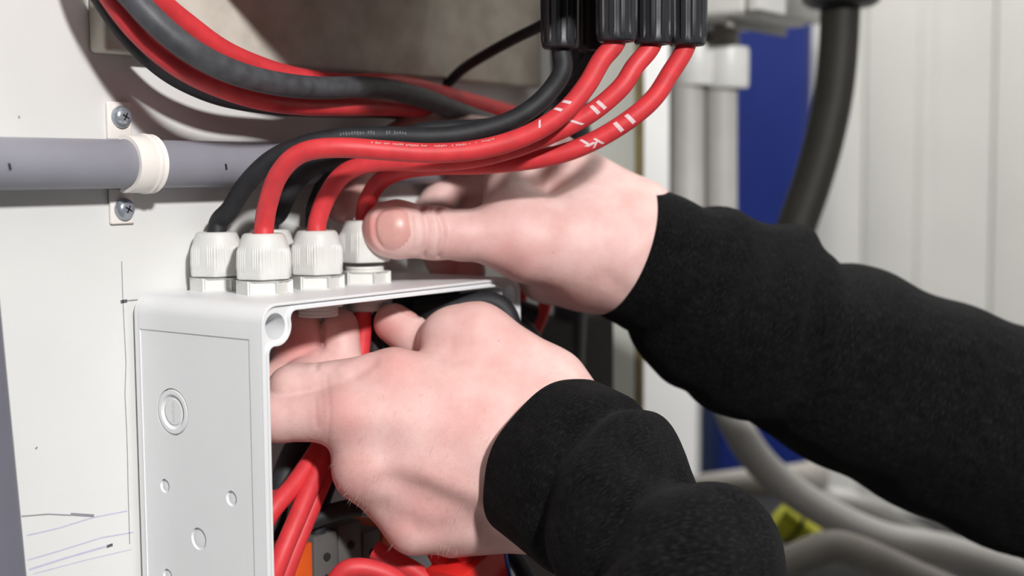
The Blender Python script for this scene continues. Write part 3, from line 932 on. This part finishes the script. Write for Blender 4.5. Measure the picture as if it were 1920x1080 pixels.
# low clutter behind the forearm
dc = empty('equipment_case', tuple(at(1560, 1000, 1.32)))
tag(dc, 'black equipment case low behind the left sleeve', 'case')
bxo('case_body', M['dark_case'], dc, -.16, .10, -.45, .28, -.5, -.008, .006)
bxo('case_lid', M['dark_case'], dc, -.165, .105, -.455, .285, -.008, .004, .003)
cable('hose', 'pipe_cable', [(1250, 925, 1.22), (1330, 915, 1.20), (1400, 906, 1.19), (1470, 900, 1.19), (1540, 890, 1.2)], .0135, 'grey hose lying level behind the left sleeve under the blue panel', 'hose')
cable('hose', 'pipe', [(1530, 935, 1.2), (1580, 940, 1.19), (1630, 962, 1.18), (1690, 990, 1.17), (1760, 1030, 1.16)], .0115, 'short pale blue-grey hose just above the long grey pipe', 'hose')
cable('hose', 'pipe_cable', [(1440, 1075, 1.0), (1500, 1045, 1.0), (1560, 1025, 1.0), (1620, 1040, 1.0), (1700, 1075, 1.0), (1800, 1120, 1.0)], .0125, 'grey hose at the bottom edge beside the yellow sleeve', 'hose')
me = tube_me('yellow_sleeve', spline([at(1450, 968, 1.1), at(1480, 988, 1.1), at(1510, 1008, 1.1), at(1540, 1032, 1.1)], 6), [.004] + [.0135] * 17 + [.009], 24)
ys = link('cable_marker', me, M['yellow']); tag(ys, 'yellow-green marker sleeve on the black case behind the sleeve fold', 'marker sleeve')
yy = link('band', tube_me('band', [at(1485, 991, 1.098), at(1489, 994, 1.098)], .0142, 24), M['dark_case'], ys)


# ------------------------------------------------------------------ hands: smooth signed-distance solids, meshed with surface nets
def smin(a, b, k):
    h = np.clip(.5 + .5 * (b - a) / k, 0, 1)
    return b * (1 - h) + a * h - k * h * (1 - h)


def cone_d(P, a, b, ra, rb):
    ab = b - a
    t = np.clip(((P - a) @ ab) / (ab @ ab), 0, 1)
    return np.linalg.norm(P - a - t[..., None] * ab, axis=-1) - (ra + (rb - ra) * t)


def surface_nets(f, lo, h):
    nx, ny, nz = f.shape
    s = f < 0
    acc = np.zeros((nx - 1, ny - 1, nz - 1, 3)); cnt = np.zeros((nx - 1, ny - 1, nz - 1))
    corners = [(i, j, k) for i in (0, 1) for j in (0, 1) for k in (0, 1)]
    sl = lambda c: (slice(c[0], nx - 1 + c[0]), slice(c[1], ny - 1 + c[1]), slice(c[2], nz - 1 + c[2]))
    for c in corners:
        for ax in range(3):
            if c[ax] == 0:
                e = list(c); e[ax] = 1
                fa, fb = f[sl(c)], f[sl(e)]
                m = (fa < 0) != (fb < 0)
                t = np.where(m, fa / np.where(m, fa - fb, 1), 0)
                for k in range(3):
                    acc[..., k] += np.where(m, c[k] + (t if k == ax else 0), 0)
                cnt += m
    act = cnt > 0
    idx = -np.ones(act.shape, int); idx[act] = np.arange(act.sum())
    g = np.argwhere(act)
    V = lo + h * (g + acc[act] / cnt[act][:, None])
    quads = []
    for ax in range(3):
        b, c = [(1, 2), (2, 0), (0, 1)][ax]
        A = s
        s0 = [slice(None)] * 3; s1 = [slice(None)] * 3
        s0[ax] = slice(0, -1); s1[ax] = slice(1, None)
        m = A[tuple(s0)] != A[tuple(s1)]
        pos = np.argwhere(m)
        ok = (pos[:, b] > 0) & (pos[:, c] > 0) & (pos[:, b] < f.shape[b] - 1) & (pos[:, c] < f.shape[c] - 1)
        pos = pos[ok]
        eb = np.zeros(3, int); eb[b] = 1; ec = np.zeros(3, int); ec[c] = 1
        q = [pos - eb - ec, pos - ec, pos, pos - eb]
        Q = np.stack([idx[tuple(v.T)] for v in q], 1)
        flip = ~A[tuple(pos.T)]
        Q[flip] = Q[flip][:, ::-1]
        quads.append(Q)
    Q = np.concatenate(quads); Q = Q[(Q >= 0).all(1)]
    return V, Q


def relax(V, Q, it=3, lam=.5):
    E = np.concatenate([Q[:, [0, 1]], Q[:, [1, 2]], Q[:, [2, 3]], Q[:, [3, 0]]])
    E = np.concatenate([E, E[:, ::-1]])
    deg = np.bincount(E[:, 0], minlength=len(V))
    for _ in range(it):
        for l in (lam, -lam * 1.03):
            S = np.stack([np.bincount(E[:, 0], V[E[:, 1], k], minlength=len(V)) for k in range(3)], 1) / np.maximum(deg, 1)[:, None]
            V = V + l * (S - V)
    return V


def pp(q):                              # (px, py, depth, radius in mm) -> point, radius
    return at(q[0], q[1], q[2]), q[3] / 1000


def hand(palm, fingers, kp, kf, kw, lo_hi_pad=.006, h=.0009, grooves=(), bumps=(), nails=()):
    pts = []
    for ch in list(palm) + list(fingers):
        for q in ch:
            p, r = pp(q); pts += [p - r, p + r]
    pts = np.array(pts); lo = pts.min(0) - lo_hi_pad; hi = pts.max(0) + lo_hi_pad
    n = np.ceil((hi - lo) / h).astype(int) + 1
    ax = [lo[k] + h * np.arange(n[k]) for k in range(3)]
    BIG = np.float32(.03)

    def block(ps, m=.03):
        """grid block around some points, with margin"""
        a = np.min([p - r for p, r in ps], 0) - m; b = np.max([p + r for p, r in ps], 0) + m
        i0 = np.clip(((a - lo) / h).astype(int), 0, n - 1); i1 = np.clip(((b - lo) / h).astype(int) + 2, 1, n)
        sl_ = tuple(slice(i0[k], i1[k]) for k in range(3))
        return sl_, np.stack(np.meshgrid(*[ax[k][sl_[k]] for k in range(3)], indexing='ij'), -1).astype(np.float32)

    def chain(ch, k):
        f = np.full(n, BIG, np.float32)
        for a, b in zip(ch[:-1], ch[1:]):
            pa, ra = pp(a); pb, rb = pp(b)
            sl_, P = block([(pa, ra), (pb, rb)], .016)
            d = np.minimum(cone_d(P, pa.astype(np.float32), pb.astype(np.float32), ra, rb), BIG)
            f[sl_] = smin(f[sl_], d, k)
        return f
    body = None
    for ch in palm:
        d = chain(ch, .006); body = d if body is None else smin(body, d, kp)
    H = body
    for ch in fingers:
        fd = chain(ch, kf)
        H = smin(H, smin(body, fd, kw), .0012)
    V, Q = surface_nets(H, lo, h)
    V = relax(V, Q, 3)

    def normals():
        fn = np.cross(V[Q[:, 2]] - V[Q[:, 0]], V[Q[:, 3]] - V[Q[:, 1]])
        N_ = np.zeros_like(V)
        for k in range(4):
            for c in range(3):
                N_[:, c] += np.bincount(Q[:, k], fn[:, c], minlength=len(V))
        return N_ / (np.linalg.norm(N_, axis=1)[:, None] + 1e-12)
    N_ = normals()
    disp = np.zeros(len(V))
    q = V - CAM; dz = q @ fwd; X = 960 + F * (q @ RI) / dz; Y = 540 - F * (q @ UP) / dz
    facing = np.clip(-(N_ @ fwd) * 4, 0, 1)
    for (line, amp, wid) in grooves:                   # creases (+) and raised tendons (-) on the side towards the camera
        d = np.full(len(V), 1e9); dd_ = np.zeros(len(V))
        for a, b in zip(line[:-1], line[1:]):
            a2 = np.array(a[:2], float); ab = np.array(b[:2], float) - a2
            t = np.clip(((X - a2[0]) * ab[0] + (Y - a2[1]) * ab[1]) / (ab @ ab), 0, 1)
            e = np.hypot(X - a2[0] - t * ab[0], Y - a2[1] - t * ab[1])
            dd_ = np.where(e < d, a[2] + t * (b[2] - a[2]), dd_); d = np.minimum(d, e)
        disp -= amp * np.exp(-(d / (wid * 3850)) ** 2) * facing * (np.abs(dz - dd_) < .03)
    for (c, nrm, ulen, u, vlen) in nails:
        nrm = nrm / np.linalg.norm(nrm); u = u - nrm * (u @ nrm); u /= np.linalg.norm(u); v = np.cross(nrm, u)
        R = V - c
        e = (np.abs(R @ u / ulen) ** 2.6 + np.abs(R @ v / vlen) ** 2.6) ** (1 / 2.6)
        front = np.clip((R @ nrm + .007) / .003, 0, 1) * np.clip((N_ @ nrm) * 3, 0, 1)
        disp += front * (-.0009 * np.exp(-((e - 1.02) / .13) ** 2) + .0003 * np.exp(-((e - 1.3) / .16) ** 2))
    V = V + N_ * disp[:, None]
    return V, Q


def cv(px, py, toward):                 # direction helper: picture right, picture up, towards the camera
    return px * RI + py * UP - toward * fwd


# left hand (lower, back of the hand to the camera)
L_palm = [
    [(1140, 930, .620, 29), (1030, 800, .655, 24), (740, 712, .651, 14)],
    [(1140, 930, .620, 29), (1040, 840, .648, 25), (655, 778, .642, 14.5)],
    [(1140, 930, .620, 29), (1045, 880, .648, 23), (680, 880, .641, 13.5)],
    [(1110, 930, .632, 23), (1030, 925, .655, 19), (775, 985, .650, 12.5)],
    [(1095, 930, .638, 20), (1000, 955, .664, 20), (850, 990, .664, 14)],
    [(1108, 890, .638, 26), (1020, 736, .668, 22), (890, 646, .672, 20), (850, 640, .672, 17)],
    [(980, 790, .672, 22), (770, 790, .668, 16)],
    [(745, 722, .654, 12), (672, 785, .646, 12.5), (700, 880, .645, 12.5), (785, 975, .652, 11.5)],
    [(850, 900, .650, 20), (800, 850, .648, 18)],
    [(735, 925, .652, 13), (800, 930, .652, 15)],
]
L_fing = [
    [(735, 708, .650, 12.5), (545, 727, .650, 10.5), (590, 690, .672, 9.5), (642, 684, .682, 10), (637, 614, .686, 10)],
    [(655, 778, .641, 13.2), (525, 782, .646, 12.0), (512, 725, .664, 10), (554, 690, .672, 11.4), (560, 620, .680, 11.6)],
    [(690, 885, .645, 12), (700, 880, .680, 10.5), (760, 850, .690, 9.5)],
    [(775, 985, .652, 11), (790, 960, .684, 9.5), (840, 920, .690, 8.5)],
    [(880, 645, .674, 15), (805, 655, .688, 11.8), (738, 606, .690, 10.4)],
]
L_gro = [
    ([(735, 900, .630), (800, 928, .628), (860, 958, .630), (905, 985, .632)], .0030, .0075),
    ([(720, 960, .632), (790, 992, .632), (880, 1000, .638)], .0014, .006),
    ([(690, 880, .628), (790, 890, .622), (900, 935, .622)], -.0009, .006),
    ([(600, 700, .640), (604, 760, .630), (606, 825, .634)], .0003, .0022), ([(612, 705, .640), (618, 770, .628), (614, 830, .632)], .0003, .0014),
    ([(590, 745, .636), (594, 800, .634)], .0003, .0013),
    ([(600, 605, .684), (603, 650, .68), (592, 690, .665)], .0008, .0016),
    ([(640, 695, .650), (690, 664, .650)], -.0008, .003),
    ([(665, 705, .640), (700, 683, .640)], .0008, .0025),
]
nl = [(at(758, 590, .690) + .0088 * cv(.55, .72, .45), cv(.55, .72, .45), .0066, cv(-.7, .65, .1), .0052)]
VL, QL = hand(L_palm, L_fing, .011, .003, .0075, grooves=L_gro, nails=nl)
# right hand (upper, thumb towards the camera, fingers reaching behind the glands)
R_palm = [
    [(1400, 560, .760, 26), (1260, 492, .745, 24), (1190, 464, .737, 32), (1110, 440, .728, 29)],
    [(1150, 480, .728, 28), (985, 448, .706, 21.5), (955, 441, .702, 17)],
    [(1180, 480, .740, 30), (1090, 490, .738, 26), (1030, 505, .745, 19)],
    [(1170, 420, .745, 27), (1030, 302, .757, 17)],
    [(1180, 440, .760, 26), (1020, 325, .785, 17)],
    [(1180, 470, .765, 25), (1040, 380, .795, 17)],
    [(955, 425, .708, 15), (962, 335, .742, 15)],
]
R_fing = [
    [(965, 442, .702, 15.5), (870, 441, .695, 13.0), (815, 437, .690, 13.4), (742, 430, .684, 14.8), (728, 430, .684, 13.6)],
    [(1010, 282, .760, 14.5), (790, 240, .757, 11.8), (688, 300, .738, 10.2), (642, 385, .716, 9.6)],
    [(1020, 330, .785, 14), (850, 335, .800, 11), (790, 420, .790, 10), (835, 502, .768, 9.5)],
    [(1040, 380, .795, 14), (900, 390, .805, 11), (830, 460, .800, 10), (880, 508, .768, 9.6)],
]
R_gro = [
    ([(790, 385, .676), (800, 410, .672), (803, 435, .670), (796, 482, .676)], .0020, .0016), ([(806, 388, .676), (813, 435, .672), (806, 484, .676)], .0005, .0011),
    ([(820, 392, .676), (831, 425, .674), (832, 445, .674), (824, 484, .676)], .0020, .0017), ([(778, 400, .672), (783, 440, .668), (778, 470, .672)], .0006, .0012),
    ([(955, 420, .69), (945, 460, .69), (960, 500, .70)], .0011, .008),
    ([(880, 395, .69), (930, 370, .70), (965, 345, .71)], .0008, .005),
    ([(1140, 520, .70), (1170, 545, .71)], .0008, .005),
]
nr = [(at(731, 427, .6675), cv(-.30, .10, .95), .0088, cv(-.97, -.08, -.25), .0113)]
VR, QR = hand(R_palm, R_fing, .012, .0035, .009, grooves=R_gro, nails=nr)

me = bpy.data.meshes.new('skin')
V = np.concatenate([VL, VR]); Q = np.concatenate([QL, QR + len(VL)])
me.from_pydata(V.tolist(), [], Q.tolist()); me.update()
me.materials.append(M['skin']); me.materials.append(M['nail'])
# flushed skin over knuckles and finger ends
fl = np.zeros(len(V))
for (px, py, d, r, s) in ((735, 690, .635, .016, .45), (650, 775, .628, .015, .45), (670, 900, .628, .014, .4), (760, 990, .636, .013, .4), (555, 640, .668, .013, 1.0), (645, 610, .68, .006, .6),
                          (715, 620, .68, .010, .8), (900, 620, .65, .020, .25), (700, 430, .675, .010, .8), (640, 380, .71, .014, .6), (860, 505, .76, .016, 1.), (960, 470, .69, .016, .35), (1060, 565, .72, .025, .45), (800, 950, .63, .03, .35), (850, 780, .62, .03, .22)):
    fl = np.maximum(fl, s * np.exp(-(np.linalg.norm(V - at(px, py, d), axis=1) / r) ** 2))
a_ = me.attributes.new('flush', 'FLOAT', 'POINT'); a_.data.foreach_set('value', fl.astype(np.float32))
cen = V[Q].mean(1); mi = np.zeros(len(Q), int)
for (c, nrm, ul, u, vl) in nl + nr:
    nrm = nrm / np.linalg.norm(nrm); u = u - nrm * (u @ nrm); u /= np.linalg.norm(u); v = np.cross(nrm, u); R_ = cen - c
    mi[(np.abs((R_ @ u) / ul) ** 2.6 + np.abs((R_ @ v) / vl) ** 2.6 < .95) & (R_ @ nrm > -.007)] = 1
me.polygons.foreach_set('material_index', mi.tolist())
per = empty('person', tuple(at(1700, 900, .75) * np.array([1, 1, 0])))
tag(per, 'person in a black long-sleeved sweatshirt working on the glands with both hands', 'person')


def into(o, parent):
    o.parent = parent; o.matrix_parent_inverse = Matrix.Translation(parent.location).inverted()
    return o


into(link('body', me), per)


# ------------------------------------------------------------------ sleeves
def sleeve_me(name, pts, sides=96, n=10, fold=None, cut=0, wall_=.0022):
    C = spline([at(*p[:3]) for p in pts], n)
    Rr = spline([(p[3] / 1000, 0, 0) for p in pts], n)[:, 0]
    T, A, B = frames(C)
    # measure angles from the side that faces the camera
    A2 = []
    for c, t in zip(C, T):
        f_ = CAM - c; f_ = f_ - t * (f_ @ t); A2.append(f_ / np.linalg.norm(f_))
    A = np.array(A2); B = np.cross(T, A)
    seg = np.r_[0, np.cumsum(np.linalg.norm(np.diff(C, axis=0), axis=1))]
    th = np.linspace(0, 2 * math.pi, sides + 1)
    V = []; UVs = []
    for i in range(len(C)):
        for j, a in enumerate(th):
            r = Rr[i] + (fold(seg[i], a) if fold else 0)
            V.append(C[i] + r * (math.cos(a) * A[i] + math.sin(a) * B[i])); UVs.append((a / (2 * math.pi) * 2, seg[i] * 8))
    nr_ = sides + 1; Fs = []
    # inner turn-in at the cuff end
    inn = len(V)
    for j, a in enumerate(th):
        r = Rr[0] - wall_ + (fold(0, a) if fold else 0)
        V.append(C[0] + T[0] * .0004 + r * (math.cos(a) * A[0] + math.sin(a) * B[0])); UVs.append((a / math.pi, 0))
    inn2 = len(V)
    for j, a in enumerate(th):
        r = Rr[0] - wall_ * 1.2 + (fold(0, a) if fold else 0)
        V.append(C[0] + T[0] * .02 + r * (math.cos(a) * A[0] + math.sin(a) * B[0])); UVs.append((a / math.pi, .1))
    for j in range(sides):
        Fs.append((inn + j, inn + j + 1, j + 1, j)); Fs.append((inn2 + j, inn2 + j + 1, inn + j + 1, inn + j))
    for i in range(len(C) - 1):
        for j in range(sides):
            k = i * nr_ + j
            Fs.append((k, k + 1, k + 1 + nr_, k + nr_))
    icut = int(np.searchsorted(seg, cut)) if cut else 0
    me = bpy.data.meshes.new(name); me.from_pydata([tuple(v) for v in V], [], Fs); me.update()
    if cut:
        mi_ = []
        for f_ in Fs:
            mi_.append(1 if (min(f_) < icut * nr_ or min(f_) >= inn) else 0)
        me.polygons.foreach_set('material_index', mi_)
    uv = me.uv_layers.new(name='UVMap'); UVs = np.array(UVs)
    li = np.zeros(len(me.loops), int); me.loops.foreach_get('vertex_index', li)
    uv.data.foreach_set('uv', UVs[li].ravel())
    bm = bmesh.new(); bm.from_mesh(me); bmesh.ops.remove_doubles(bm, verts=bm.verts[:], dist=1e-7); bmesh.ops.recalc_face_normals(bm, faces=bm.faces[:])
    out = []
    for k in (0, 1):
        b2 = bm.copy()
        bmesh.ops.delete(b2, geom=[f_ for f_ in b2.faces if f_.material_index != k], context='FACES')
        for f_ in b2.faces: f_.material_index = 0
        m2 = bpy.data.meshes.new(name); b2.to_mesh(m2); b2.free(); out.append(m2)
    bm.free()
    return out


def gauss(x, c, w_): return math.exp(-((x - c) / w_) ** 2)


def fold_L(s, a):
    r = .0012 * math.sin(3 * a + 1) * min(1, s / .03) + .0006 * math.sin(7 * a + s * 40)
    r += -.0045 * gauss(s, .034 + .006 * math.sin(a), .005)                     # seam behind the cuff
    r += .0035 * gauss(s, .050 + .010 * math.sin(a), .012)
    r += -.007 * gauss(s, .085 + .020 * math.sin(a - .4), .010) + .006 * gauss(s, .104 + .02 * math.sin(a - .4), .012)
    r += -.006 * gauss(s, .130 + .022 * math.sin(a - .5), .006) * max(0, math.cos(a - .3))
    r += -.0035 * gauss(s, .080 + .018 * math.sin(a - .4), .0035)               # sharp creases
    r += -.0025 * gauss(s, .112 + .022 * math.sin(a - .5), .005) * max(0, math.cos(a))
    top = max(0, -math.sin(a))
    r += -.010 * gauss(s, .060, .020) * top - .006 * gauss(s, .110, .03) * top
    return r


def fold_R(s, a):
    r = .002 * math.sin(2 * a + 1) * min(1, s / .05) + .001 * math.sin(5 * a + s * 30) * min(1, s / .05)
    r += -.003 * gauss(s, .03, .008) + .003 * gauss(s, .05 + .01 * math.sin(a), .01)
    r += -.006 * gauss(s, .108 + .012 * math.sin(a * 2), .010) + .004 * gauss(s, .085, .012)
    r += .0012 * math.sin(s * 110 + 2 * a) * min(1, s / .1) + (.006 * gauss(s, .100, .012) - .004 * gauss(s, .124, .010)) * max(0, -math.sin(a))
    return r


for label, cut, fold, pts in (
        ('black knit sleeve of the lower arm with bunched folds', .034, fold_L, [(1037, 863, .645, 43.5), (1100, 905, .628, 45), (1170, 955, .612, 44), (1225, 1010, .598, 45), (1265, 1080, .585, 50), (1290, 1180, .575, 54), (1320, 1320, .57, 56), (1400, 1560, .57, 58), (1600, 1900, .58, 60)]),
        ('black knit sleeve of the upper arm', .030, fold_R, [(1168, 470, .735, 38), (1235, 497, .742, 42.5), (1310, 545, .752, 51), (1410, 600, .762, 56), (1520, 655, .770, 59), (1700, 735, .785, 63), (1900, 820, .80, 68), (2200, 940, .83, 72), (2500, 1040, .86, 75)])):
    a_, b_ = sleeve_me('sleeve', pts, fold=fold, n=14, cut=cut)
    so_ = into(link('sleeve', a_, M['fabric']), per); so_['label'] = label
    link('cuff', b_, M['cuff'], so_)

# fine pale hairs on the back of the left hand
me = bpy.data.meshes.new('hair'); HV = []; HF = []
vn = np.cross(VL[QL[:, 2]] - VL[QL[:, 0]], VL[QL[:, 3]] - VL[QL[:, 1]]); vn /= np.linalg.norm(vn, axis=1)[:, None]
cc = VL[QL].mean(1)
wgt = sum(np.exp(-(np.linalg.norm(cc - at(px, py, d), axis=1) / r) ** 2) for px, py, d, r in ((650, 900, .628, .016), (720, 960, .630, .018), (820, 1000, .635, .022), (880, 900, .62, .030), (800, 820, .62, .030)))
wgt = np.where(vn @ fwd < -.3, wgt, 0); wgt /= wgt.sum()
for i in rng.choice(len(cc), 230, p=wgt):
    nn = vn[i] if vn[i] @ fwd < 0 else -vn[i]
    dr = nn * .75 + RI * rng.normal(-.25, .25) - UP * (.6 + rng.normal(0, .2)); dr /= np.linalg.norm(dr)
    ln = rng.uniform(.0022, .0048); sd = np.cross(dr, nn); sd /= np.linalg.norm(sd); up2 = np.cross(sd, dr)
    b0 = len(HV); w_ = .00005
    mid = cc[i] + dr * ln * .55; tip = cc[i] + dr * ln - UP * ln * .22
    for base, w2 in ((cc[i] - nn * .0003, w_), (mid, w_ * .8)):
        for a in range(3):
            t = 2 * math.pi * a / 3; HV.append(base + w2 * (math.cos(t) * sd + math.sin(t) * up2))
    HV.append(tip)
    for a in range(3):
        k = (a + 1) % 3
        HF += [(b0 + a, b0 + k, b0 + 3 + k, b0 + 3 + a), (b0 + 3 + a, b0 + 3 + k, b0 + 6)]
me.from_pydata([tuple(v) for v in HV], [], HF); me.update()
hr = into(link('hair', me, mat('pale_hair', (214, 190, 170), .5, .05, 300)), per); hr['kind'] = 'stuff'
